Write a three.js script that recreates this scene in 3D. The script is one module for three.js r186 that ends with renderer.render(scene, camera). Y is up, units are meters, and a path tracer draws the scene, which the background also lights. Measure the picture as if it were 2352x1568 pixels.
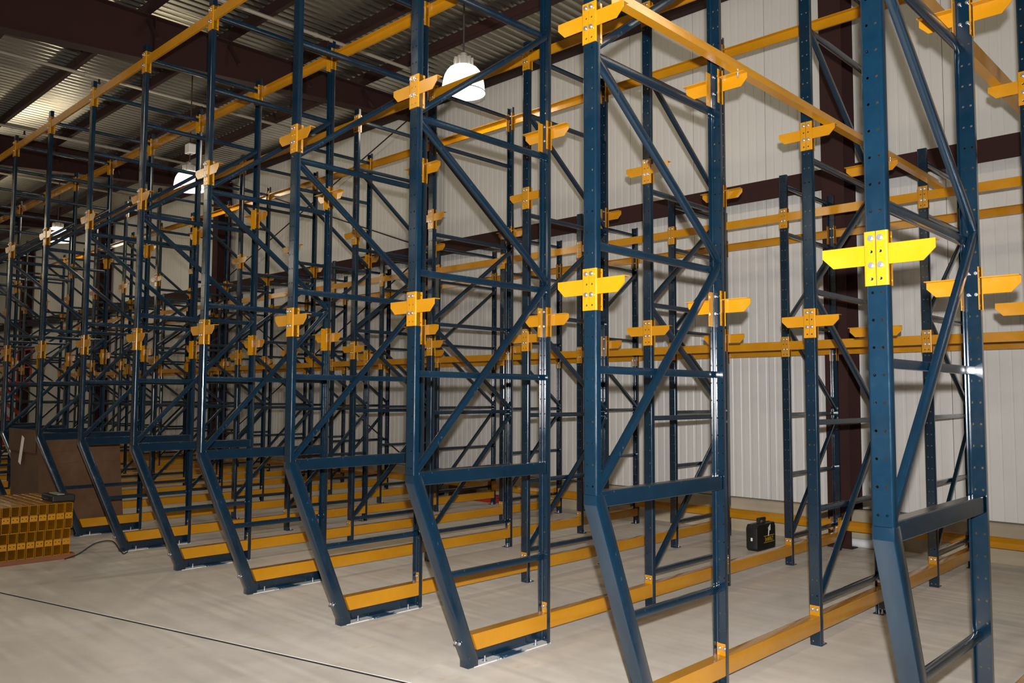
import * as THREE from 'three';
import { mergeGeometries, toCreasedNormals } from 'three/addons/utils/BufferGeometryUtils.js';
import { RoundedBoxGeometry } from 'three/addons/geometries/RoundedBoxGeometry.js';

// ---------------------------------------------------------------- camera, lights, exposure
// World: x runs along the aisle, y up, z = -D where D is the depth into the storage lanes.
const scene = new THREE.Scene();
scene.background = new THREE.Color(0x000000);
const W = 2352, H = 1568, FOCAL = 1905.5;
const camera = new THREE.PerspectiveCamera(2 * Math.atan(H / 2 / FOCAL) * 180 / Math.PI, W / H, 0.05, 200);
const V = (x, y, D) => new THREE.Vector3(x, y, -D);
{
  const yaw = 0.76584, pit = 0.06602, roll = 0.0047;
  const fw = V(-Math.sin(yaw), 0, Math.cos(yaw)), rt = V(Math.cos(yaw), 0, Math.sin(yaw)), up = V(0, 1, 0);
  const f2 = fw.clone().multiplyScalar(Math.cos(pit)).addScaledVector(up, Math.sin(pit));
  const u2 = up.clone().multiplyScalar(Math.cos(pit)).addScaledVector(fw, -Math.sin(pit));
  const u3 = u2.clone().multiplyScalar(Math.cos(roll)).addScaledVector(rt, -Math.sin(roll));
  camera.position.copy(V(3.835, 1.671, -3.123));
  camera.up.copy(u3);
  camera.lookAt(camera.position.clone().add(f2));
  // the photographer's flash: a small hard light 13 cm above the lens
  const flash = new THREE.SpotLight(new THREE.Color(1.0, 0.97, 0.97), 214, 0, 0.92, 1, 2);
  flash.position.copy(camera.position).addScaledVector(u3, 0.14).addScaledVector(rt, 0.025);
  flash.target.position.copy(flash.position).add(f2);
  flash.castShadow = true; flash.shadow.mapSize.set(4096, 4096); flash.shadow.bias = -0.0005;
  scene.add(flash, flash.target);
}
const LAMP_CD = 5.3;                         // each high bay lamp
const LAMP_COLOR = new THREE.Color(1.0, 0.86, 0.62);
const renderer = new THREE.WebGLRenderer({ antialias: true });
renderer.toneMapping = THREE.LinearToneMapping;
renderer.toneMappingExposure = 1.0;
renderer.shadowMap.enabled = true;

// ---------------------------------------------------------------- helpers
let seed = 20240;
const rnd = () => { seed = (seed * 1664525 + 1013904223) >>> 0; return seed / 4294967296; };
const ORD = ['', 'first', 'second', 'third', 'fourth', 'fifth', 'sixth', 'seventh', 'eighth', 'ninth', 'tenth', 'eleventh', 'twelfth', 'thirteenth', 'fourteenth', 'fifteenth', 'sixteenth', 'seventeenth', 'eighteenth'];
const rowText = k => k === 2 ? 'pallet-rail row farther from the tool case' : k === 1 ? 'pallet-rail row nearer the tool case' : `${ORD[1 - k]} row beyond the pallet rails`;
const bayText = k => k === 1 ? 'over the lane between the pallet rails' : `${ORD[1 - k]} bay beyond the pallet rails`;
const taken = new Map();
function numbered(n) { const c = taken.get(n) ?? 0; taken.set(n, c + 1); return c ? `${n}_${String(c).padStart(3, '0')}` : n; }
function tag(o, label, category, group) {
  o.userData.label = label; o.userData.category = category; if (group) o.userData.group = group; return o;
}
function thing(name, label, category, x = 0, y = 0, D = 0, group) {
  const o = new THREE.Group(); o.name = numbered(name); o.position.copy(V(x, y, D)); scene.add(o);
  return tag(o, label, category, group);
}
function boxUV(g) {                         // texture coordinates in metres, from the dominant face direction
  if (g.index) g = g.toNonIndexed();
  if (!g.attributes.normal) g.computeVertexNormals();
  const p = g.attributes.position, n = g.attributes.normal, uv = new Float32Array(p.count * 2);
  for (let i = 0; i < p.count; i++) {
    const ax = Math.abs(n.getX(i)), ay = Math.abs(n.getY(i)), az = Math.abs(n.getZ(i));
    let u, v;
    if (ay >= ax && ay >= az) { u = p.getX(i); v = p.getZ(i); }
    else if (ax >= az) { u = p.getZ(i); v = p.getY(i); }
    else { u = p.getX(i); v = p.getY(i); }
    uv[2 * i] = u; uv[2 * i + 1] = v;
  }
  g.setAttribute('uv', new THREE.BufferAttribute(uv, 2));
  return g;
}
function clean(g) {
  if (g.index) g = g.toNonIndexed();
  for (const k of Object.keys(g.attributes)) if (!['position', 'normal', 'uv'].includes(k)) g.deleteAttribute(k);
  if (!g.attributes.uv) g.setAttribute('uv', new THREE.BufferAttribute(new Float32Array(g.attributes.position.count * 2), 2));
  return g;
}
const merge = (...l) => mergeGeometries(l.flat().map(clean), false);
function part(name, geo, mat, parent) {
  const m = new THREE.Mesh(geo.userData.keepUV ? geo : boxUV(clean(geo)), mat);
  m.name = name; m.castShadow = m.receiveShadow = true; parent.add(m); return m;
}
function struct(name, geo, mat, label, category) {
  const m = part(name, geo, mat, scene); m.userData.kind = 'structure';
  if (label) { m.userData.label = label; m.userData.category = category; }
  return m;
}
function reuse(name, mesh, parent) { const m = new THREE.Mesh(mesh.geometry ?? mesh, mesh.material); m.name = name; m.castShadow = m.receiveShadow = true; parent.add(m); return m; }
// axis aligned box from ranges in x, y and D
function bx(x0, x1, y0, y1, D0, D1) {
  const g = new THREE.BoxGeometry(x1 - x0, y1 - y0, D1 - D0); g.translate((x0 + x1) / 2, (y0 + y1) / 2, -(D0 + D1) / 2); return g;
}
function rbx(x0, x1, y0, y1, D0, D1, r = 0.004, s = 2) {
  const g = new RoundedBoxGeometry(x1 - x0, y1 - y0, D1 - D0, s, r); g.translate((x0 + x1) / 2, (y0 + y1) / 2, -(D0 + D1) / 2); return g;
}
// a profile given in (x, D) extruded upwards from y0 to y1
function upright(pts, y0, y1, crease = 0.5) {
  const s = new THREE.Shape(pts.map(([x, D]) => new THREE.Vector2(x, D)));
  const g = new THREE.ExtrudeGeometry(s, { depth: y1 - y0, bevelEnabled: false });
  g.rotateX(-Math.PI / 2); g.translate(0, y0, 0);       // (x, D, h) -> (x, h, -D)
  return toCreasedNormals(g, crease);
}
// a profile given in (D, y) extruded along x
function along(pts, x0, x1, crease = 0.5) {
  const s = new THREE.Shape(pts.map(([D, y]) => new THREE.Vector2(D, y)));
  const g = new THREE.ExtrudeGeometry(s, { depth: x1 - x0, bevelEnabled: false });
  g.rotateY(Math.PI / 2); g.translate(x0, 0, 0);        // (D, y, h) -> (h, y, -D)
  return toCreasedNormals(g, crease);
}
// a profile given in (x, y) extruded into the depth from D0 to D1
function deep(pts, D0, D1, holes = [], crease = 0.5) {
  const s = new THREE.Shape(pts.map(([x, y]) => new THREE.Vector2(x, y)));
  for (const [hx, hy, r] of holes) { const h = new THREE.Path(); h.absarc(hx, hy, r, 0, Math.PI * 2, true); s.holes.push(h); }
  const g = new THREE.ExtrudeGeometry(s, { depth: D1 - D0, bevelEnabled: false, curveSegments: 5 });
  g.translate(0, 0, -D1);
  return toCreasedNormals(g, crease);
}
function mirror(g, sx, sD) {                 // reflect a geometry in x and / or D, keeping faces outward
  g = clean(g.clone()); if (sx * sD === 1 && sx === 1) return g;
  g.applyMatrix4(new THREE.Matrix4().makeScale(sx, 1, sD));
  if (sx * sD < 0) for (const k of Object.keys(g.attributes)) {
    const a = g.attributes[k], n = a.itemSize;
    for (let t = 0; t < a.count; t += 3) for (let j = 0; j < n; j++) { const q = a.array[(t + 1) * n + j]; a.array[(t + 1) * n + j] = a.array[(t + 2) * n + j]; a.array[(t + 2) * n + j] = q; }
  }
  return g;
}
// rounded square bar between two points (y, D) lying in a plane of constant x
function bar(xc, wx, h, y0, D0, y1, D1) {
  const L = Math.hypot(y1 - y0, D1 - D0), r = 0.005, a = wx / 2, b = h / 2;
  const s = new THREE.Shape(); s.moveTo(-a + r, -b); s.lineTo(a - r, -b); s.quadraticCurveTo(a, -b, a, -b + r); s.lineTo(a, b - r); s.quadraticCurveTo(a, b, a - r, b);
  s.lineTo(-a + r, b); s.quadraticCurveTo(-a, b, -a, b - r); s.lineTo(-a, -b + r); s.quadraticCurveTo(-a, -b, -a + r, -b);
  let g = new THREE.ExtrudeGeometry(s, { depth: L, bevelEnabled: false, curveSegments: 2 });
  g = toCreasedNormals(g, 0.9);
  const dir = V(0, y1 - y0, D1 - D0).normalize();
  const m = new THREE.Matrix4().makeBasis(new THREE.Vector3(-1, 0, 0), new THREE.Vector3().crossVectors(dir, new THREE.Vector3(-1, 0, 0)), dir);
  g.applyMatrix4(m); g.translate(xc, y0, -D0); return g;
}
function tube(points, r, seg = 24, rs = 6) { return new THREE.TubeGeometry(new THREE.CatmullRomCurve3(points), seg, r, rs, false); }
function cyl(r0, r1, h, n = 12) { return new THREE.CylinderGeometry(r0, r1, h, n); }

// ---------------------------------------------------------------- textures and materials
function noiseGrid(n, cells, rng) {
  const g = new Float32Array(cells * cells); for (let i = 0; i < g.length; i++) g[i] = rng();
  const out = new Float32Array(n * n), sm = t => t * t * (3 - 2 * t);
  for (let y = 0; y < n; y++) for (let x = 0; x < n; x++) {
    const fx = x / n * cells, fy = y / n * cells, x0 = Math.floor(fx), y0 = Math.floor(fy), u = sm(fx - x0), v = sm(fy - y0);
    const q = (a, b) => g[((b + cells) % cells) * cells + (a + cells) % cells];
    out[y * n + x] = (q(x0, y0) * (1 - u) + q(x0 + 1, y0) * u) * (1 - v) + (q(x0, y0 + 1) * (1 - u) + q(x0 + 1, y0 + 1) * u) * v;
  }
  return out;
}
function fractal(n, octs) { const o = new Float32Array(n * n); let s = 0; for (const [c, a] of octs) { const g = noiseGrid(n, c, rnd); for (let i = 0; i < o.length; i++) o[i] += g[i] * a; s += a; } for (let i = 0; i < o.length; i++) o[i] /= s; return o; }
function texture(n, fn, metres, srgb = true) {
  const d = new Uint8Array(n * n * 4);
  for (let y = 0; y < n; y++) for (let x = 0; x < n; x++) { const c = fn(x, y, y * n + x), i = (y * n + x) * 4; d[i] = c[0]; d[i + 1] = c[1]; d[i + 2] = c[2]; d[i + 3] = 255; }
  const t = new THREE.DataTexture(d, n, n, THREE.RGBAFormat); t.wrapS = t.wrapT = THREE.RepeatWrapping; t.magFilter = THREE.LinearFilter; t.minFilter = THREE.LinearMipmapLinearFilter; t.generateMipmaps = true;
  if (srgb) t.colorSpace = THREE.SRGBColorSpace; t.repeat.set(1 / metres, 1 / metres); t.needsUpdate = true; return t;
}
const cl = v => Math.max(0, Math.min(255, v));
// concrete: mottled pale slab with trowel streaks, tyre smears and rusty specks
const fA = fractal(1024, [[5, 1], [11, .8], [27, .6], [90, .35], [300, .2]]), fB = fractal(1024, [[3, 1], [9, .7], [24, .5]]);
const fS = (() => { const o = new Float32Array(1024 * 1024), g = noiseGrid(1024, 64, rnd), h = noiseGrid(1024, 16, rnd); for (let y = 0; y < 1024; y++) for (let x = 0; x < 1024; x++) { const xx = (x + Math.floor(h[y * 1024 + x] * 60)) % 1024; o[y * 1024 + x] = g[((y * 2) % 1024) * 1024 + ((xx >> 3) % 1024)]; } return o; })();
const floorMap = texture(1024, (x, y, i) => {
  const a = (fA[i] - .5) * 40, s = (fS[i] - .5) * 20 * (fB[i] > .5 ? 1 : .4), b = (fB[i] - .5) * 26, rust = Math.max(0, fA[(i * 7 + 313) % (1024 * 1024)] - .68) * 220 * (fB[i] > .52 ? 1 : 0);
  return [cl(219 + a + s + b - rust * .15), cl(212 + a + s + b - rust * .4), cl(200 + a + s + b - rust * .8)];
}, 6.1);
const floorRough = texture(512, (x, y, i) => { const v = cl(150 + (fA[(y * 2) * 1024 + x * 2] - .5) * 130); return [v, v, v]; }, 3.7, false);
const wallMap = texture(512, (x, y) => { const i = (y * 2) * 1024 + x * 2, v = (fB[i] - .5) * 7 + (fA[i] - .5) * 6; return [cl(207 + v), cl(205 + v), cl(200 + v)]; }, 4.3);
const paintRough = texture(512, (x, y) => { const i = (y * 2) * 1024 + x * 2, v = cl(92 + (fA[i] - .5) * 110 + (fB[i] - .5) * 40); return [v, v, v]; }, 0.8, false);
const paintBump = texture(256, (x, y) => { const v = cl(128 + (fA[(y * 4) * 1024 + x * 4] - .5) * 200); return [v, v, v]; }, 0.06, false);
const blueMap = texture(512, (x, y) => { const i = (y * 2) * 1024 + x * 2, v = (fA[i] - .5) * 16 + (fB[i] - .5) * 8, w = fA[(i * 3 + 99) % (1024 * 1024)] > .76 ? 26 : 0; return [cl(8 + v * .3 + w), cl(33 + v * .7 + w), cl(49 + v * .9 + w)]; }, 0.9);
const yellowMap = texture(512, (x, y) => { const i = (y * 2) * 1024 + x * 2, v = (fA[i] - .5) * 14 + (fB[i] - .5) * 8; return [cl(180 + v), cl(123 + v), cl(13 + v * .3)]; }, 1.1);
const redMap = texture(256, (x, y) => { const i = (y * 4) * 1024 + x * 4, v = (fA[i] - .5) * 18 + (fB[i] - .5) * 10; return [cl(45 + v * .6), cl(15 + v * .3), cl(11 + v * .2)]; }, 1.9);
const cardMap = texture(256, (x, y) => { const i = (y * 4) * 1024 + x * 4, v = (fA[i] - .5) * 22 + (fB[i] - .5) * 18; return [cl(86 + v), cl(60 + v), cl(38 + v)]; }, 1.3);
const woodMap = texture(256, (x, y) => { const i = (y * 4) * 1024 + (x >> 3) * 4, v = (fA[i] - .5) * 50; return [cl(128 + v), cl(82 + v * .8), cl(52 + v * .6)]; }, .8);
const M = {
  blue: new THREE.MeshPhysicalMaterial({ map: blueMap, roughness: 0.62, roughnessMap: paintRough, bumpMap: paintBump, bumpScale: 0.00012, clearcoat: 0.65, clearcoatRoughness: 0.14 }),
  yellow: new THREE.MeshPhysicalMaterial({ map: yellowMap, roughness: 0.75, roughnessMap: paintRough, bumpMap: paintBump, bumpScale: 0.0001, clearcoat: 0.5, clearcoatRoughness: 0.16 }),
  steelRed: new THREE.MeshStandardMaterial({ map: redMap, roughness: 0.88 }),
  zinc: new THREE.MeshStandardMaterial({ color: 0xc9ccd0, metalness: 0.9, roughness: 0.28 }),
  concrete: new THREE.MeshPhysicalMaterial({ map: floorMap, roughness: 0.95, roughnessMap: floorRough, bumpMap: floorRough, bumpScale: 0.0006 }),
  curb: new THREE.MeshStandardMaterial({ map: floorMap, color: 0xc2b9a8, roughness: 0.9 }),
  joint: new THREE.MeshStandardMaterial({ color: 0x26292e, roughness: 0.95 }),
  wall: new THREE.MeshPhysicalMaterial({ map: wallMap, roughness: 0.42, clearcoat: 0.25, clearcoatRoughness: 0.3 }),
  seam: new THREE.MeshStandardMaterial({ color: 0x6f6a62, roughness: 0.8 }),
  deck: new THREE.MeshStandardMaterial({ color: 0xb6b3a8, metalness: 0.95, roughness: 0.26 }),
  pipe: new THREE.MeshStandardMaterial({ color: 0xa9a297, roughness: 0.45, metalness: 0.3 }),
  rod: new THREE.MeshStandardMaterial({ color: 0x4a4642, roughness: 0.5, metalness: 0.4 }),
  housing: new THREE.MeshStandardMaterial({ color: 0xb8b4ac, roughness: 0.45, metalness: 0.5 }),
  glow: new THREE.MeshStandardMaterial({ color: 0xffffff, emissive: 0xfffaf2, emissiveIntensity: 2.4, roughness: 0.5 }),
  card: new THREE.MeshStandardMaterial({ map: cardMap, roughness: 0.9 }),
  paper: new THREE.MeshStandardMaterial({ color: 0xe6e3dc, roughness: 0.8 }),
  wood: new THREE.MeshStandardMaterial({ map: woodMap, roughness: 0.85 }),
  black: new THREE.MeshStandardMaterial({ color: 0x14140f, roughness: 0.5 }),
  rubber: new THREE.MeshStandardMaterial({ color: 0x17181a, roughness: 0.65 }),
  redPaint: new THREE.MeshStandardMaterial({ color: 0xa8221c, roughness: 0.45 }),
  pvc: new THREE.MeshStandardMaterial({ color: 0xd9dadb, roughness: 0.4 }),
  plainWall: new THREE.MeshStandardMaterial({ map: wallMap, roughness: 0.6 }),
};
// bottom flange of the base channels: blue with pale drilling dust and scraped paint
const dustMap = texture(512, (x, y) => {
  const i = (y * 2) * 1024 + x * 2, t = y / 511, edge = Math.min(t, 1 - t), k = fA[i] * .9 + fB[i] * .5 + (edge < .2 ? .5 : edge < .34 ? .2 : .02);
  const m = Math.max(0, Math.min(1, (k - .78) * 7)); return [23 + m * 180, 60 + m * 142, 86 + m * 112].map(cl);
}, 1);
M.dust = new THREE.MeshStandardMaterial({ map: dustMap, roughness: 0.8 });

// ---------------------------------------------------------------- measures of the rack
const S = 1.349;                                   // spacing of the lanes
const FD = 1.2163, Z2 = 2.4383, Z4 = 4.8754;       // frame depth and where the 2nd and 3rd frames begin
const ZS = [0, FD, Z2, Z2 + FD, Z4, Z4 + FD];
const PITCH = 0.1016, PHASE = 0.0274, L1 = 2.1864, L2 = L1 + 13 * PITCH, LT = 4.828;
const PW = 0.08, PF = 0.036, PT = 0.0035;          // post: web, flange, thickness
const rowX = k => k * S;

// ---------------------------------------------------------------- the building
const XL = -36, XR = 22, DF = -17, DW = 6.6, ROOF = 7.12;
{ // floor: two slabs with a filled saw cut between them
  const j = X => 0.045 + 0.235 * X + (X < -.2 ? -0.003 * (X + .2) * (X + .2) * 0.6 : 0), g = 0.017;
  const xs = []; for (let X = XL; X < 2.2; X += 1.0) xs.push(X); xs.push(2.2, XR);
  const J = X => Math.max(DF + .5, Math.min(j(Math.min(X, 2.2)), 2));
  const slab = (pts) => { const s = new THREE.Shape(pts.map(([x, D]) => new THREE.Vector2(x, D))); const e = new THREE.ExtrudeGeometry(s, { depth: 0.15, bevelEnabled: false }); e.rotateX(-Math.PI / 2); e.translate(0, -0.15, 0); return e; };
  const f = struct('floor', slab([...xs.map(X => [X, J(X) + g]), [XR, DW + .3], [XL, DW + .3]]), M.concrete, 'pale grey concrete warehouse floor with stains', 'floor');
  part('slab', slab([[XL, DF], [XR, DF], ...xs.slice().reverse().map(X => [X, J(X) - g])]), M.concrete, f);
  const pts = [...xs.map(X => [X, J(X) + g]), ...xs.slice().reverse().map(X => [X, J(X) - g])];
  const jm = slab(pts); jm.translate(0, -0.004, 0); const joint = part('joint_filler', jm, M.joint, f); joint.userData.label = 'dark filled saw-cut joint in the floor';
}
{ // back wall: insulated panels with fine ribs, seams recessed, on a concrete curb
  const wall = new THREE.Group(); wall.name = 'wall_back'; wall.userData = { kind: 'structure', label: 'white ribbed metal panel wall behind the racks', category: 'wall' }; scene.add(wall);
  part('backing', bx(XL, XR, .3, ROOF + .2, DW + .02, DW + .16), M.seam, wall);
  const PWd = 1.05, n = 9, pitch = PWd / n, pts = [];
  for (let i = 0; i < n; i++) { const x = i * pitch; pts.push([x + .004, 0.0], [x + pitch * .66, 0.0], [x + pitch * .71, .0034], [x + pitch * .93, .0034], [x + pitch - .002, 0.0004]); }
  pts[0] = [.003, .004]; pts[pts.length - 1] = [PWd - .003, .004];
  const prof = [...pts, [PWd - .003, .03], [.003, .03]];
  const g = boxUV(clean(upright(prof, .41, ROOF + .1, 0.2)));
  const first = new THREE.Mesh(g, M.wall);
  for (let i = 0; ; i++) {
    const X = -1.045 + PWd * 21 - PWd * i; if (X < XL) break;
    const m = reuse('wall_panel', first, wall); m.position.set(X, 0, -(DW - .006));
  }
  struct('trim_1', along([[DW + .2, 0], [DW - .1, 0], [DW - .1, .385], [DW - .085, .4], [DW + .2, .4]], XL, XR), M.curb, 'low concrete curb along the foot of the white wall', 'curb');
  // closing walls, out of the frame except for the far end
  struct('wall_left', bx(XL - .2, XL, 0, ROOF + .2, DF, DW + .2), M.plainWall, 'pale end wall beyond the last racks', 'wall');
  struct('wall_right', bx(XR, XR + .2, 0, ROOF + .2, DF, DW + .2), M.plainWall, 'pale side wall', 'wall');
  struct('wall_front', bx(XL, XR, 0, ROOF + .2, DF - .2, DF), M.plainWall, 'pale wall across the aisle', 'wall');
}
{ // roof deck of trapezoidal sheets, ribs running into the depth
  const p = .152, pts = []; let X = XL;
  while (X < XR - p) { pts.push([X, ROOF], [X + .04, ROOF], [X + .054, ROOF + .038], [X + .138, ROOF + .038]); X += p; }
  pts.push([X, ROOF], [X, ROOF + .06], [XL, ROOF + .06]);
  const c = struct('ceiling', deep(pts, DF, DW + .1, [], 0.2), M.deck, 'galvanised corrugated steel roof deck', 'roof');
  part('roof_insulation', bx(XL, XR, ROOF + .062, ROOF + .2, DF, DW + .2), M.seam, c);
}
// dark red frame of the building
const frameX = [-0.03, -7.58, -15.1, -22.6, -30.1];
function iSection(w, h, t) { return [[-w / 2, 0], [w / 2, 0], [w / 2, t], [.004, t], [.004, h - t], [w / 2, h - t], [w / 2, h], [-w / 2, h], [-w / 2, h - t], [-.004, h - t], [-.004, t], [-w / 2, t]]; }
frameX.forEach((X, i) => {
  const col = thing('steel_column', i === 0 ? 'dark red steel column on the white wall beside the black tool case' : `dark red steel wall column, ${ORD[i + 1]} along the wall from the tool case`, 'column', X, 0, 6.2, 'wall columns');
  part('shaft', upright(iSection(.26, .34, .012), .012, 6.86, .3), M.steelRed, col);
  part('base_plate', bx(-.14, .14, 0, .012, -.01, .3), M.steelRed, col);
  const g = thing('roof_girder', `tapered dark red roof girder above the ${ORD[i + 1]} wall column from the tool case`, 'girder', X, 0, 0, 'roof girders');
  const web = [[DF, 5.9], [-1, 6.1], [6.2, 6.62], [6.54, 6.62], [6.54, 6.9], [DF, 6.9]];
  part('web', along(web, -.005, .005), M.steelRed, g);
  part('bottom_flange', along([[DF, 5.885], [-1, 6.085], [6.2, 6.605], [6.2, 6.62], [-1, 6.1], [DF, 5.9]], -.11, .11), M.steelRed, g);
  part('top_flange', bx(-.11, .11, 6.885, 6.9, DF, 6.54), M.steelRed, g);
  for (const D of [-.9, 1.5, 3.9]) part('stiffener', bx(-.1, .1, 6.1 + (D + 1) * .0722, 6.885, D - .004, D + .004), M.steelRed, g);
});
{ // purlins, girt, eave strut, flange braces and tension rods
  const purlin = D => [[D - .06, 6.9], [D + .004, 6.9], [D + .004, 7.1], [D + .06, 7.1], [D + .06, 7.116], [D - .004, 7.116], [D - .004, 6.906], [D - .054, 6.906], [D - .054, 6.925], [D - .06, 6.925]];
  let n = 0;
  for (let D = 5.02; D > DF; D -= 1.2) { n++; tag(part(numbered('roof_purlin'), along(purlin(D), XL, XR, .2), M.steelRed, scene), n < 19 ? `dark red roof purlin, ${ORD[n]} from the eave beam` : 'dark red roof purlin beyond view over the aisle', 'purlin', 'roof purlins'); }
  tag(part('eave_strut', along([[6.35, 6.93], [6.56, 6.93], [6.56, 7.115], [6.5, 7.115], [6.5, 6.95], [6.37, 6.95], [6.37, 6.98], [6.35, 6.98]], XL, XR, .2), M.steelRed, scene), 'dark red eave beam where roof meets white wall', 'beam');
  tag(part('wall_girt', along([[6.38, 4.13], [6.42, 4.13], [6.42, 4.15], [6.4, 4.15], [6.4, 4.352], [6.585, 4.352], [6.585, 4.368], [6.38, 4.368]], XL, XR, .2), M.steelRed, scene), 'long dark red horizontal girt across the white wall', 'girt');
  for (const [fi, X] of frameX.entries()) for (const [di, D] of [5.02, 3.82, 2.62, 1.42].entries()) {
    const b = new THREE.BoxGeometry(.5, .045, .045); b.rotateZ(-.85); b.translate(X + .19, 6.66, -D);
    tag(part(numbered('flange_brace'), b, M.steelRed, scene), `short dark red angle brace, ${ORD[fi + 1]} girder from the tool case, ${ORD[di + 1]} purlin from the eave`, 'brace', 'girder flange braces');
  }
  const rod = (a, b, which) => { const g = new THREE.TubeGeometry(new THREE.LineCurve3(a, b), 1, .012, 6); tag(part(numbered('tension_rod'), g, M.steelRed, scene), `thin dark red wall rod ${which}`, 'rod', 'wall bracing rods'); };
  rod(V(-15.0, .5, 6.36), V(-7.7, 4.1, 6.36), 'below the girt, rising towards the tool case'); rod(V(-7.7, .5, 6.3), V(-15.0, 4.1, 6.3), 'below the girt, falling towards the tool case');
  rod(V(-15.0, 4.4, 6.36), V(-7.7, 6.85, 6.36), 'above the girt, rising towards the tool case'); rod(V(-7.7, 4.4, 6.3), V(-15.0, 6.85, 6.3), 'above the girt, falling towards the tool case');
}
// sprinkler pipes below the purlins, running into the depth
for (const X of [-6.3, -10.3, -14.2, -18.2, -2.3]) {
  const t = thing('sprinkler_pipe', `thin pale sprinkler pipe below the purlins, above the ${ORD[Math.max(1, Math.round(1 - X / 1.349))]} row beyond the pallet rails`, 'pipe', X, 6.86, 0, 'sprinkler pipes');
  const g = cyl(.028, .028, 14, 10); g.rotateX(Math.PI / 2); g.translate(0, 0, 1); part('pipe', g, M.pipe, t);
  for (const D of [-.6, 1.55, 3.3, 5.15]) { const c = cyl(.036, .036, .05, 10); c.rotateX(Math.PI / 2); c.translate(0, 0, -D); part('coupling', c, M.pipe, t); const h = merge(bx(-.012, .012, -.09, -.02, D + .2, D + .224), bx(-.02, .02, -.1, -.085, D + .19, D + .234)); part('sprinkler_head', h, M.steelRed, t); }
}

// ---------------------------------------------------------------- rack parts
// channel post with its outer web face at D = 0, flanges towards +D
function postGeo(y0, y1) {
  const holes = [];
  for (let i = 0; ; i++) { const y = PHASE + i * PITCH; if (y > y1 - .02) break; if (y < y0 + .02) continue; holes.push([-.0165, y, .0056], [.0165, y, .0056]); }
  const a = PW / 2, r = .008;
  const web = deep([[-a + r, y0], [a - r, y0], [a - r, y1], [-a + r, y1]], 0, PT, holes, .3);
  const arc = (cx, cD, rad, s, e) => Array.from({ length: 4 }, (_, i) => { const t = s + (e - s) * i / 3; return [cx + rad * Math.cos(t), cD + rad * Math.sin(t)]; });
  const fl = upright([...arc(a - r, r, r, -Math.PI / 2, 0), [a, PF], [a - PT, PF], ...arc(a - r, r, r - PT, 0, -Math.PI / 2)], y0, y1, .6);
  return boxUV(merge(web, fl, mirror(fl, -1, 1)));
}
// L shaped bracket on the right of a post front, local y = 0 at its middle
const BH = .1016, BT = .004;
const leaf = deep([[.0015, -BH], [.036, -BH], [.036, BH], [.0015, BH]], -BT, 0, [[.0165, .0254, .0056], [.0165, -.0762, .0056]], .3);
const sideLeaf = (() => { const g = deep([[.004, -BH], [.052, -BH], [.052, BH], [.004, BH]], 0, BT, [[.041, .082, .0045], [.041, -.082, .0045]], .3); g.rotateY(Math.PI / 2); g.translate(.04, 0, 0); return g; })();
const cornerG = upright([[.036, -BT], [.0395, -BT + .0003], [.0425, -.0016], [.044, .0015], [.044, .004], [.04, .004], [.039, .0012], [.036, 0]], -BH, BH, .7);
const bracketR = boxUV(merge(leaf, sideLeaf, cornerG));
// support arm: vertical web with a top flange, tip cut off below
const AL = .16, A0 = -.024, A1 = .052;
const armR = boxUV(merge(
  deep([[.043, A0], [.044 + AL - .042, A0], [.044 + AL, A0 + .042], [.044 + AL, A1], [.043, A1]], .003, .007, [], .3),
  bx(.043, .044 + AL, A1 - .004, A1, .005, .047)));
const armBracketR = boxUV(merge(bracketR, armR));
const boltG = (() => { const h = new THREE.CylinderGeometry(.0085, .0085, .008, 6), w = cyl(.012, .012, .003, 12), s = cyl(.0052, .0052, .02, 8); h.rotateX(Math.PI / 2); w.rotateX(Math.PI / 2); s.rotateX(Math.PI / 2); h.translate(0, 0, .0095); w.translate(0, 0, .0055); s.translate(0, 0, -.009); const nut = h.clone(); nut.translate(0, 0, -.022); return boxUV(merge(h, w, s, nut)); })();   // head towards -D
const G = { bracket: {}, arm: {}, bolt: { 1: boltG, '-1': mirror(boltG, 1, -1) } };
for (const sx of [1, -1]) for (const sD of [1, -1]) { G.bracket[`${sx},${sD}`] = boxUV(mirror(bracketR, sx, sD)); G.arm[`${sx},${sD}`] = boxUV(mirror(armBracketR, sx, sD)); }
function addBracket(parent, name, set, sx, sD, x, y, D, bolts) {
  const m = new THREE.Mesh(set[`${sx},${sD}`], M.yellow); m.name = name; m.position.copy(V(x, y, D)); m.castShadow = m.receiveShadow = true; parent.add(m);
  if (bolts) for (const dy of [.0762, -.0254]) { const b = new THREE.Mesh(G.bolt[sD], M.zinc); b.name = 'bolt'; b.castShadow = b.receiveShadow = true; b.position.copy(V(sx * .0165, dy, -sD * .004)).add(new THREE.Vector3(0, 0, 0)); m.add(b); }
  return m;
}
const postFull = postGeo(0, 5.0), postShort = postGeo(0, 3.96), postFront = postGeo(1.205, 5.0);
const rearOf = g => boxUV(mirror(g, 1, -1));
const postFullR = rearOf(postFull), postShortR = rearOf(postShort);
const anchorG = (() => { const s = cyl(.006, .006, .034, 8), n = new THREE.CylinderGeometry(.011, .011, .011, 6), w = cyl(.016, .016, .003, 12); s.translate(0, .024, 0); n.translate(0, .014, 0); w.translate(0, .008, 0); return boxUV(merge(s, n, w)); })();
const footG = boxUV(merge(rbx(-.04, .04, 0, .008, .0036, .092, .002, 1)));
const footGR = boxUV(merge(rbx(-.04, .04, 0, .008, -.092, -.0036, .002, 1)));
const strutG = new Map();
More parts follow.
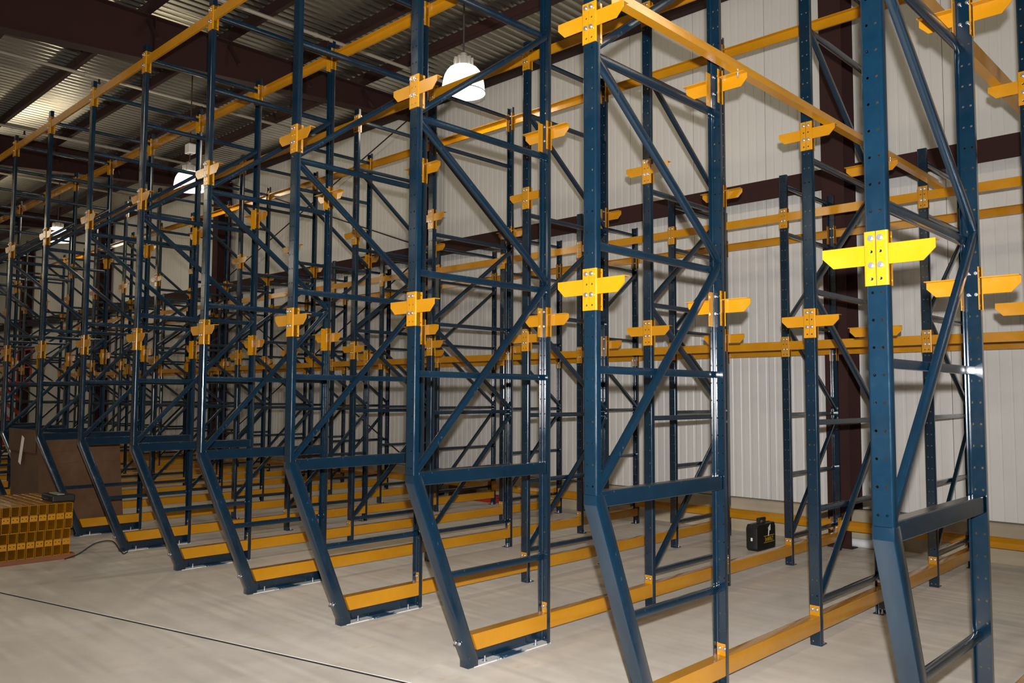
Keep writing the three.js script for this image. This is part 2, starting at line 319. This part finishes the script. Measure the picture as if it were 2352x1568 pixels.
function strut(parent, y, D0 = .0045, D1 = FD - .0045) { const key = `${D0.toFixed(3)}`; if (!strutG.has(key)) strutG.set(key, boxUV(clean(bar(-.0185, .034, .038, 0, D0, 0, D1)))); const m = reuse('strut', new THREE.Mesh(strutG.get(key), M.blue), parent); m.position.y = y; return m; }
function brace(parent, y0, D0, y1, D1) { return part('diagonal_brace', bar(.0175, .034, .038, y0, D0, y1, D1), M.blue, parent); }
function arms(parent, levels, bolts) { for (const L of levels) for (const sx of [1, -1]) { addBracket(parent, 'arm_bracket', G.arm, sx, 1, 0, L, 0, bolts); addBracket(parent, 'arm_bracket', G.arm, sx, -1, 0, L, FD, bolts); } }
const put = (name, geo, mat, parent, x, y, D) => { const m = new THREE.Mesh(geo, mat); m.name = name; m.castShadow = m.receiveShadow = true; m.position.copy(V(x, y, D)); parent.add(m); return m; };

function makeFrontFrame(bolts) {
  const t = new THREE.Group();
  put('post', postFront, M.blue, t, 0, 0, 0);
  put('post', postFullR, M.blue, t, 0, 0, FD);
  // bent-back lower leg, a closed tube
  const leg = new THREE.Shape([[0, 1.207], [0, 1.157], [.452, .045], [.452, 0], [.536, 0], [.536, .045], [.088, 1.147], [.088, 1.147]].map(([D, y]) => new THREE.Vector2(D, y)));
  leg.lineTo(.06, 1.207);
  let lg = new THREE.ExtrudeGeometry(leg, { depth: .072, bevelEnabled: true, bevelThickness: .004, bevelSize: .004, bevelOffset: -.004, bevelSegments: 2 });
  lg.rotateY(Math.PI / 2); lg.translate(-.036, 0, 0); part('slanted_leg', toCreasedNormals(lg, .5), M.blue, t);
  part('cross_tube', rbx(-.03, .03, 1.143, 1.222, .05, FD - .004, .006), M.blue, t);
  strut(t, .575, .285); strut(t, 1.803); strut(t, 2.413); strut(t, 3.365); strut(t, 4.235); strut(t, 4.875);
  brace(t, 1.225, .03, 2.44, FD - .03); brace(t, 2.47, FD - .03, 3.335, .03); brace(t, 3.39, .03, 4.225, FD - .03);
  // base channel, open to the right, with anchors through its bottom flange
  const ch = part('base_channel', merge(bx(-.04, -.036, .006, .1, .52, FD - .036), bx(-.036, .036, .096, .1, .52, FD - .036)), M.blue, t);
  const fl = bx(-.04, .04, 0, .006, .5, FD); boxUV(fl); const gg = boxUV(clean(fl));
  const uv = gg.attributes.uv, ps = gg.attributes.position; for (let i = 0; i < uv.count; i++) uv.setXY(i, ps.getX(i) * 2 + .5, (-ps.getZ(i) - .5) / (FD - .5) * .996);
  gg.userData.keepUV = true; part('base_flange', gg, M.dust, t);
  for (const D of [.62, FD - .12]) put('anchor_bolt', anchorG, M.zinc, t, .01, .001, D);
  for (const dx of [-.018, .018]) put('bolt', G.bolt[1], M.zinc, t, dx, .16, .4);
  arms(t, [L1, L2], bolts);
  return t;
}
function makeInnerFrame(short, bolts) {
  const t = new THREE.Group();
  put('post', short ? postShort : postFull, M.blue, t, 0, 0, 0);
  put('post', short ? postShortR : postFullR, M.blue, t, 0, 0, FD);
  put('base_plate', footG, M.blue, t, 0, 0, 0); put('base_plate', footGR, M.blue, t, 0, 0, FD);
  for (const D of [.065, FD - .065]) put('anchor_bolt', anchorG, M.zinc, t, .022, 0, D);
  for (const y of short ? [.28, .9, 1.5, 2.42, 3.36, 3.86] : [.28, .9, 1.5, 2.42, 3.36, 4.31, 4.875]) strut(t, y);
  brace(t, .31, .03, 1.46, FD - .03); brace(t, 1.54, FD - .03, 2.39, .03); brace(t, 2.45, .03, 3.32, FD - .03);
  if (!short) { brace(t, 3.41, FD - .03, 4.29, .03); arms(t, [L1, L2], bolts); }
  return t;
}
const proto = { front: [makeFrontFrame(true), makeFrontFrame(false)], tall: [makeInnerFrame(false, true), makeInnerFrame(false, false)], low: [makeInnerFrame(true, true)] };
function place(kind, name, k, D, label, group) {
  const src = proto[kind][proto[kind].length > 1 && k < -7 ? 1 : 0], o = src.clone();
  o.name = numbered(name); o.position.copy(V(rowX(k), 0, D)); scene.add(o); tag(o, label, 'rack frame', group);
}
const K0 = -16, K1 = 2;
for (let k = K1; k >= K0; k--) {
  if (k >= -11) place('front', 'front_rack_frame', k, 0, `blue rack frame with slanted front leg, ${rowText(k)}`, 'front frames along the aisle');
  if (k >= -14) place('tall', 'tall_rack_frame', k, Z2, `tall straight blue middle rack frame, ${rowText(k)}`, 'middle frames of the rows');
  place('low', 'low_rack_frame', k, Z4, `short blue rear rack frame by white wall, ${rowText(k)}`, 'rear frames near the wall');
}

// ---------------------------------------------------------------- yellow beams along the aisle direction
const beamGeo = {};
for (const sD of [1, -1]) beamGeo[sD] = boxUV(mirror(merge(
  bx(.043, S - .043, -.03, .055, .003, .007), bx(.043, S - .043, .051, .055, .005, .047), bx(.043, S - .043, -.03, -.026, .005, .022)), 1, sD));
function tie(k, y, D, sD, label, group, name) {
  const t = thing(name, label, 'beam', rowX(k), y, D, group), bolts = k >= -7; t.userData.kind = 'thing';
  put('beam', beamGeo[sD], M.yellow, t, 0, 0, 0);
  addBracket(t, 'bracket', G.bracket, 1, sD, 0, 0, 0, bolts);
  addBracket(t, 'bracket', G.bracket, -1, sD, S, 0, 0, bolts);
}
const lineText = ['slanted-leg front posts', 'second post line', 'third post line', 'fourth post line'];
for (let i = 0; i < 4; i++) for (let k = K1 - 1; k >= [-11, -11, -14, -14][i]; k--)
  tie(k, LT, ZS[i], i % 2 ? -1 : 1, `yellow top tie beam on ${lineText[i]}, ${bayText(k)}`, `top tie beams on the ${lineText[i]}`, 'top_tie_beam');
for (const [y, w] of [[L1, 'lower'], [L2, 'upper']]) for (const i of [4, 5]) for (let k = K1 - 1; k >= K0; k--)
  tie(k, y, ZS[i], i === 5 ? -1 : 1, `${w} yellow beam on short frames' ${i === 4 ? 'front' : 'rear'} posts, ${bayText(k)}`, `${w} load beams on the ${i === 4 ? 'front' : 'rear'} posts of the short frames`, 'load_beam');
// folded floor stop beams between the last posts by the wall
const stopGeo = boxUV(clean(along([[0, 0], [0, .1], [-.014, .104], [-.03, .095], [-.058, .056], [-.058, .046], [-.05, .0], [-.046, 0], [-.05, .05], [-.025, .088], [-.006, .094], [-.006, 0]], .043, S - .043, .4)));
for (let k = K1 - 1; k >= K0; k--) {
  const t = thing('floor_stop_beam', `folded yellow stop beam low by white wall, ${bayText(k)}`, 'beam', rowX(k), .23, ZS[5] - .04, 'low stop beams by the wall'); t.userData.kind = 'thing';
  put('beam', stopGeo, M.yellow, t, 0, 0, 0);
  for (const [x0, x1] of [[.0405, .0465], [S - .0465, S - .0405]]) part('end_plate', bx(x0, x1, -.01, .13, -.06, .02), M.yellow, t);
}

// ---------------------------------------------------------------- floor guide rails between the posts of every row
const RW = .036, RB = .101, RT = .201;
function railBody(L, cut) {      // hollow rectangular tube along D from 0 to L, front end optionally cut to the slanted leg
  if (cut) { const s = [[.0, RT - RB], [.041, 0], [L, 0], [L, RT - RB]]; return along(s, -RW, RW, .3); }
  const r = .006, t = .003, o = new THREE.Shape(), h = RT - RB, a = RW;
  const rr = (s, x0, y0, x1, y1, q) => { s.moveTo(x0 + q, y0); s.lineTo(x1 - q, y0); s.quadraticCurveTo(x1, y0, x1, y0 + q); s.lineTo(x1, y1 - q); s.quadraticCurveTo(x1, y1, x1 - q, y1); s.lineTo(x0 + q, y1); s.quadraticCurveTo(x0, y1, x0, y1 - q); s.lineTo(x0, y0 + q); s.quadraticCurveTo(x0, y0, x0 + q, y0); };
  rr(o, -a, 0, a, h, r); const hole = new THREE.Path(); rr(hole, -a + t, t, a - t, h - t, r - t + .001); o.holes.push(hole);
  const g = new THREE.ExtrudeGeometry(o, { depth: L, bevelEnabled: false, curveSegments: 3 }); g.translate(0, 0, -L); return toCreasedNormals(g, .6);
}
const tabG = boxUV(clean(deep([[-.034, -.02], [.034, -.02], [.034, .166], [-.034, .166]].map(([x, y]) => [x, y < 0 ? .05 : y]), 0, .004, [[-.0165, .14, .0056], [.0165, .14, .0056]], .3)));
const railDefs = [
  [.487, FD - .0045, true, 'in slanted-leg frame'],
  [FD + .001, Z2 - .001, false, 'behind slanted-leg frame'],
  [Z2 + .0045, Z2 + FD - .0045, false, 'in middle frame'],
  [Z2 + FD + .001, Z4 - .001, false, 'behind middle frame'],
  [Z4 + .0045, Z4 + FD - .0045, false, 'in short rear frame'],
];
const railGeos = railDefs.map(([a, b, c]) => boxUV(clean(railBody(b - a, c))));
for (let k = K1; k >= K0; k--) railDefs.forEach(([a, b, cut, where], i) => {
  if ((i < 2 && k < -12) || (i === 2 && k < -14)) return;
  const t = thing('guide_rail', `yellow floor guide rail ${where}, ${rowText(k)}`, 'guide rail', rowX(k), RB, a, `guide rails ${where}`);
  put('tube', railGeos[i], M.yellow, t, 0, 0, 0);
  const L = b - a, ends = cut ? [L - .004] : [0, L - .004];
  for (const D of ends) {
    const m = put('end_tab', tabG, M.yellow, t, 0, 0, D);
    if (k >= -7 && D > 0) for (const dx of [-.0165, .0165]) put('bolt', G.bolt[1], M.zinc, m, dx, .14, -.003);
  }
});

// ---------------------------------------------------------------- two pallet rails already laid on upper arms
function palletRail(x, side, label) {
  const L = Z4 + .02, t = thing('pallet_rail', label, 'rail', x, L2 + A1 + .0005, .012);
  const s = side, pts = [[0, 0], [s * .056, 0], [s * .056, .028], [s * .0525, .028], [s * .0525, .0035], [s * .0035, .0035], [s * .0035, .09], [0, .09]];
  part('rail', deep(s > 0 ? pts : pts.slice().reverse(), 0, L, [], .3), M.yellow, t);
  for (const D of [.03, FD - .04, Z2 + .03, Z2 + FD - .04]) { const m = put('bolt', anchorG, M.zinc, t, s * .028, .0, D); m.scale.y = -.8; m.position.y = .004; }
}
palletRail(S + .128, 1, 'long yellow pallet rail on upper arms of the row nearer the tool case');
palletRail(2 * S - .128, -1, 'long yellow pallet rail on upper arms of the row farther from the tool case');

// ---------------------------------------------------------------- high bay lamps
const domeG = (() => { const pts = []; const prof = [[.0, .325], [.06, .323], [.11, .312], [.15, .288], [.18, .25], [.203, .2], [.217, .14], [.225, .08], [.229, .03], [.233, .016], [.233, .006], [.21, .0], [.1, -.006], [0, -.008]]; for (const [r, y] of prof) pts.push(new THREE.Vector2(Math.max(r, .0001), y)); pts.reverse(); const g = new THREE.LatheGeometry(pts, 36); return boxUV(clean(g)); })();
const ringG = boxUV(clean(new THREE.TorusGeometry(.234, .005, 8, 40).rotateX(Math.PI / 2).translate(0, .014, 0)));
const housingG = (() => { const l = [cyl(.085, .095, .1, 20).translate(0, .365, 0), cyl(.04, .04, .05, 16).translate(0, .44, 0)]; for (let i = 0; i < 10; i++) { const b = new THREE.BoxGeometry(.075, .1, .02); b.translate(.075, .36, 0); b.rotateY(i * Math.PI / 5); l.push(b); } return boxUV(merge(l)); })();
function highBay(X, D, label, group, box) {
  const Y = 5.068, t = thing('high_bay_lamp', label, 'lamp', X, Y, D, group);
  const d = put('shade', domeG, M.glow, t, 0, 0, 0); d.scale.set(1.06, 1.0, 1.06); d.userData.label = 'glowing white prismatic dome shade';
  put('rim_ring', ringG, M.housing, t, 0, 0, 0).scale.set(1.06, 1, 1.06); put('ballast_housing', housingG, M.housing, t, 0, 0, 0);
  part('hanging_rod', cyl(.011, .011, 7.119 - Y - .45, 8).translate(0, .45 + (7.119 - Y - .45) / 2, 0), M.rod, t);
  if (box) part('junction_box', rbx(-.07, .09, .62, .78, -.06, .06, .008), M.paper, t);
  const p = new THREE.PointLight(LAMP_COLOR, LAMP_CD, 0, 2); p.position.set(0, .17, 0); p.castShadow = true; p.shadow.radius = 7; p.shadow.bias = -.002; t.add(p);
}
highBay(-2.91, 3.08, 'lit high bay dome lamp hanging between the racks nearest the lone red column', null, false);
highBay(-9.5, 2.96, 'lit high bay dome lamp with white box on its rod', null, true);
highBay(-16.2, 3.05, 'lit high bay dome lamp glimpsed behind two yellow brackets far down the racks', null, false);
for (const [X, D] of [[-22.8, 3.05], [-29.4, 3.05], [3.7, 3.05]]) highBay(X, D, 'lit high bay dome lamp over the racks', 'high bay lamps beyond view over the racks', false);
for (const [X, D] of [3.7, -2.9, -9.5, -16.2, -22.8].flatMap(X => [[X, -3.2], [X, -9.1]])) highBay(X, D, 'unseen lit high bay dome lamp over the open aisle', 'high bay lamps over the aisle', false);  // farther row of these unseen lamps is added to brighten wall and post fronts

// ---------------------------------------------------------------- things on the floor
{ // bundle of spare guide rails on a timber
  const L = 1.16, railG = boxUV(clean(railBody(L, false).rotateY(Math.PI / 2))), tabE = boxUV(clean(deep([[-.036, .098], [.036, .098], [.036, .155], [-.036, .155]], 0, .004, [[-.0165, .13, .0056], [.0165, .13, .0056]], .3).rotateY(Math.PI / 2)));
  const timber = (x, label) => tag(part(numbered('timber_bearer'), rbx(x, x + .1, 0, .052, -.8, -.0, .004), M.wood, scene), label, 'timber');
  timber(-5.47, 'rough brown timber under the open tube ends of the rail bundle'); timber(-6.42, 'rough brown timber under the far ends of the rail bundle');
  const rows = [[.0525, 1], [.2095, -1], [.3105, 1], [.4675, -1]];
  rows.forEach(([y, s], r) => { for (let c = 0; c < 9; c++) {
    const t = thing('spare_guide_rail', `spare yellow guide rail in the ${['bottom', 'second', 'third', 'top'][r]} layer of the timber-borne bundle`, 'guide rail', -5.36 + (rnd() - .5) * .008, y + (s < 0 ? .1 : 0), -.745 + c * .0815 + (r > 1 ? .018 : 0), 'bundled spare guide rails');
    const m = put('tube', railG, M.yellow, t, 0, 0, 0); const e = put('end_tab', tabE, M.yellow, t, s < 0 ? -L + .004 : 0, 0, 0);
    if (s < 0) { for (const q of [m, e]) { q.rotation.x = Math.PI; } }
  } });
  const k = thing('tool_case', 'small black tool case lying on top of the yellow rail bundle', 'case', -5.62, .5685, -.1);
  part('body', rbx(-.17, .17, 0, .07, -.11, .11, .014, 3), M.black, k); part('lid_strip', rbx(-.13, .13, .068, .076, -.05, .02, .003), M.housing, k); part('handle', rbx(-.05, .05, .02, .045, -.15, -.1, .01, 2), M.rubber, k);
  tag(part('cable', tube([V(-5.3, .012, -.12), V(-5.22, .06, -.02), V(-5.15, .16, .12), V(-5.1, .17, .26), V(-5.15, .06, .36), V(-5.2, .008, .42), V(-5.3, .008, .5)], .006, 40, 6), M.rubber, scene), 'thin dark cable looping from rail bundle along the floor', 'cable');
}
{ // tall carton in a lane
  const t = thing('cardboard_carton', 'tall brown cardboard carton standing in a lane behind the rail bundle', 'carton', 0, 0, 0);
  const c = (X0, X1, D0, D1) => [[X0, D0], [X1, D0], [X1, D1], [X0, D1]];
  const b = c(-7.92, -6.86, .1, 1.06), a = c(-7.95, -6.88, .06, .98), h0 = .002, h1 = 1.22, pos = [];
  const q = (A, B, C, E) => { for (const v of [A, B, C, A, C, E]) pos.push(v[0], v[1], -v[2]); };
  const lo = b.map(([X, D]) => [X, h0, D]), hi = a.map(([X, D], i) => [X, i === 2 || i === 3 ? 1.12 : h1 + (i === 0 ? .02 : 0), D]);
  for (let i = 0; i < 4; i++) { const j = (i + 1) % 4; q(lo[i], lo[j], hi[j], hi[i]); }
  q(lo[3], lo[2], lo[1], lo[0]); q(hi[0], hi[1], hi[2], hi[3]);
  const g = new THREE.BufferGeometry(); g.setAttribute('position', new THREE.Float32BufferAttribute(pos, 3)); g.computeVertexNormals();
  part('body', g, M.card, t);
  part('flap', along([[.05, .98], [.062, .98], [.055, 1.25], [.043, 1.25]].map(([D, y]) => [D - .006, y]), -7.93, -6.93), M.card, t);
  part('flap', deep([[-6.872, .86], [-6.866, .86], [-6.87, 1.2], [-6.876, 1.2]], .09, .96), M.card, t);
  const tp = new THREE.BoxGeometry(.09, .34, .003); tp.rotateZ(-.32); tp.translate(-7.4, 1.0, -.036); const pm = part('packing_label', tp, M.paper, t); pm.userData.label = 'white paper strip taped to the front';
}
{ // black power tool case with print
  const t = thing('power_tool_case', 'black plastic power tool case with yellow lettering standing on the floor', 'case', -.56, .0005, 5.3);
  t.rotation.y = 0;
  const shape = [[.03, 0], [.42, 0], [.43, .03], [.43, .24], [.405, .285], [.03, .285], [.0, .25], [0, .03]];
  const s = new THREE.Shape(shape.map(([D, y]) => new THREE.Vector2(D, y)));
  let g = new THREE.ExtrudeGeometry(s, { depth: .11, bevelEnabled: true, bevelThickness: .012, bevelSize: .01, bevelOffset: -.01, bevelSegments: 2 });
  g.rotateY(Math.PI / 2); g.translate(-.122, 0, 0); part('shell', toCreasedNormals(g, .4), M.black, t);
  part('seam_rib', along([[-.004, .03], [-.004, .25], [.03, .29], [.4, .29], [.434, .245], [.434, .03], [.42, -.0], [.03, -.0]], -.063, -.057), M.rubber, t);
  part('handle', merge(bx(-.075, -.045, .28, .33, .135, .155), bx(-.075, -.045, .28, .33, .265, .285), rbx(-.078, -.042, .32, .345, .13, .29, .008)), M.rubber, t);
  part('latch', rbx(-.075, -.055, .11, .145, -.008, .004, .003), M.paper, t);
  const cv = document.createElement('canvas'); cv.width = 512; cv.height = 128; const x = cv.getContext('2d');
  x.fillStyle = '#14140f'; x.fillRect(0, 0, 512, 128); x.fillStyle = '#c9a21a'; x.fillRect(0, 0, 512, 10); x.fillRect(0, 118, 512, 10);
  x.font = 'bold 104px sans-serif'; x.textAlign = 'center'; x.textBaseline = 'middle'; x.fillText('DeWALT', 256, 66, 490);
  const tx = new THREE.CanvasTexture(cv); tx.colorSpace = THREE.SRGBColorSpace;
  const pl = new THREE.PlaneGeometry(.24, .075); pl.rotateY(Math.PI / 2); pl.translate(.0008, .115, -.27); pl.userData.keepUV = true;
  const pr = part('printed_name', pl, new THREE.MeshStandardMaterial({ map: tx, roughness: .6 }), t); pr.userData.label = 'yellow brand lettering';
  const star = new THREE.Shape([[0, 0], [.02, -.0], [.035, .055], [.06, .06], [.062, .125], [.045, .118], [0, .085], [.012, .075]].map(([D, y]) => new THREE.Vector2(D, y)));
  const sg = new THREE.ExtrudeGeometry(star, { depth: .001, bevelEnabled: false }); sg.rotateY(Math.PI / 2); sg.translate(0, .145, -.245); part('white_mark', sg, M.paper, t);
}
{ // small things by the wall
  const p = cyl(.05, .05, .55, 18); p.rotateZ(Math.PI / 2); p.translate(.27, .051, -6.37); tag(part('white_pipe', p, M.pvc, scene), 'short white plastic pipe lying on the floor beside the red column', 'pipe');
  const r = thing('red_toolbox', 'flat red metal toolbox on the floor behind the racks by the wall', 'toolbox', -5.74, .0005, 6.28);
  part('body', rbx(-.3, .3, 0, .07, -.12, .12, .012), M.redPaint, r); part('lid', rbx(-.295, .295, .07, .1, -.115, .115, .012, 3), M.redPaint, r); part('handle', merge(bx(-.1, -.08, .095, .12, -.01, .01), bx(.08, .1, .095, .12, -.01, .01), rbx(-.11, .11, .115, .132, -.012, .012, .006)), M.rubber, r);
  const h = thing('hose_coil', 'black hose coiled flat on the floor near the red toolbox', 'hose', -7.06, .0, 6.2);
  for (let i = 0; i < 3; i++) part('loop', new THREE.TorusGeometry(0.235 - i * .04, .024, 8, 36).rotateX(Math.PI / 2).translate(0, .027 + i * .04, 0), M.rubber, h);
  const b = thing('small_carton', 'small brown carton on the floor between hose coil and red toolbox', 'carton', -6.35, .0005, 6.3);
  part('body', bx(-.18, .18, 0, .24, -.14, .14), M.card, b); part('tape', bx(-.03, .03, .239, .2405, -.141, .141), M.paper, b);
  // red lift far beyond the rack ends
  const m = thing('red_lift', 'red lifting machine parked far beyond the last rack rows', 'lift', -25.4, 0, 4.6);
  part('chassis', rbx(-1.1, 1.1, .15, .55, -.4, .4, .03), M.redPaint, m);
  for (const x of [-.8, .8]) for (const D of [-.36, .36]) part('wheel', cyl(.19, .19, .14, 20).rotateX(Math.PI / 2).translate(x, .19, -D), M.rubber, m);
  for (const s of [1, -1]) for (let i = 0; i < 3; i++) { const g = new THREE.BoxGeometry(1.9, .09, .06); g.rotateZ(s * .22); g.translate(0, .8 + i * .42, s * .2); part('scissor_arm', g, M.redPaint, m); }
  part('platform', rbx(-1.1, 1.1, 1.95, 2.05, -.4, .4, .02), M.redPaint, m);
  for (const x of [-1.05, -.35, .35, 1.05]) for (const D of [-.38, .38]) part('guard_post', cyl(.02, .02, 1, 8).translate(x, 2.55, -D), M.redPaint, m);
  for (const D of [-.38, .38]) for (const y of [2.5, 3.05]) part('guard_rail', bx(-1.07, 1.07, y - .02, y + .02, D - .02, D + .02), M.redPaint, m);
}
renderer.render(scene, camera);
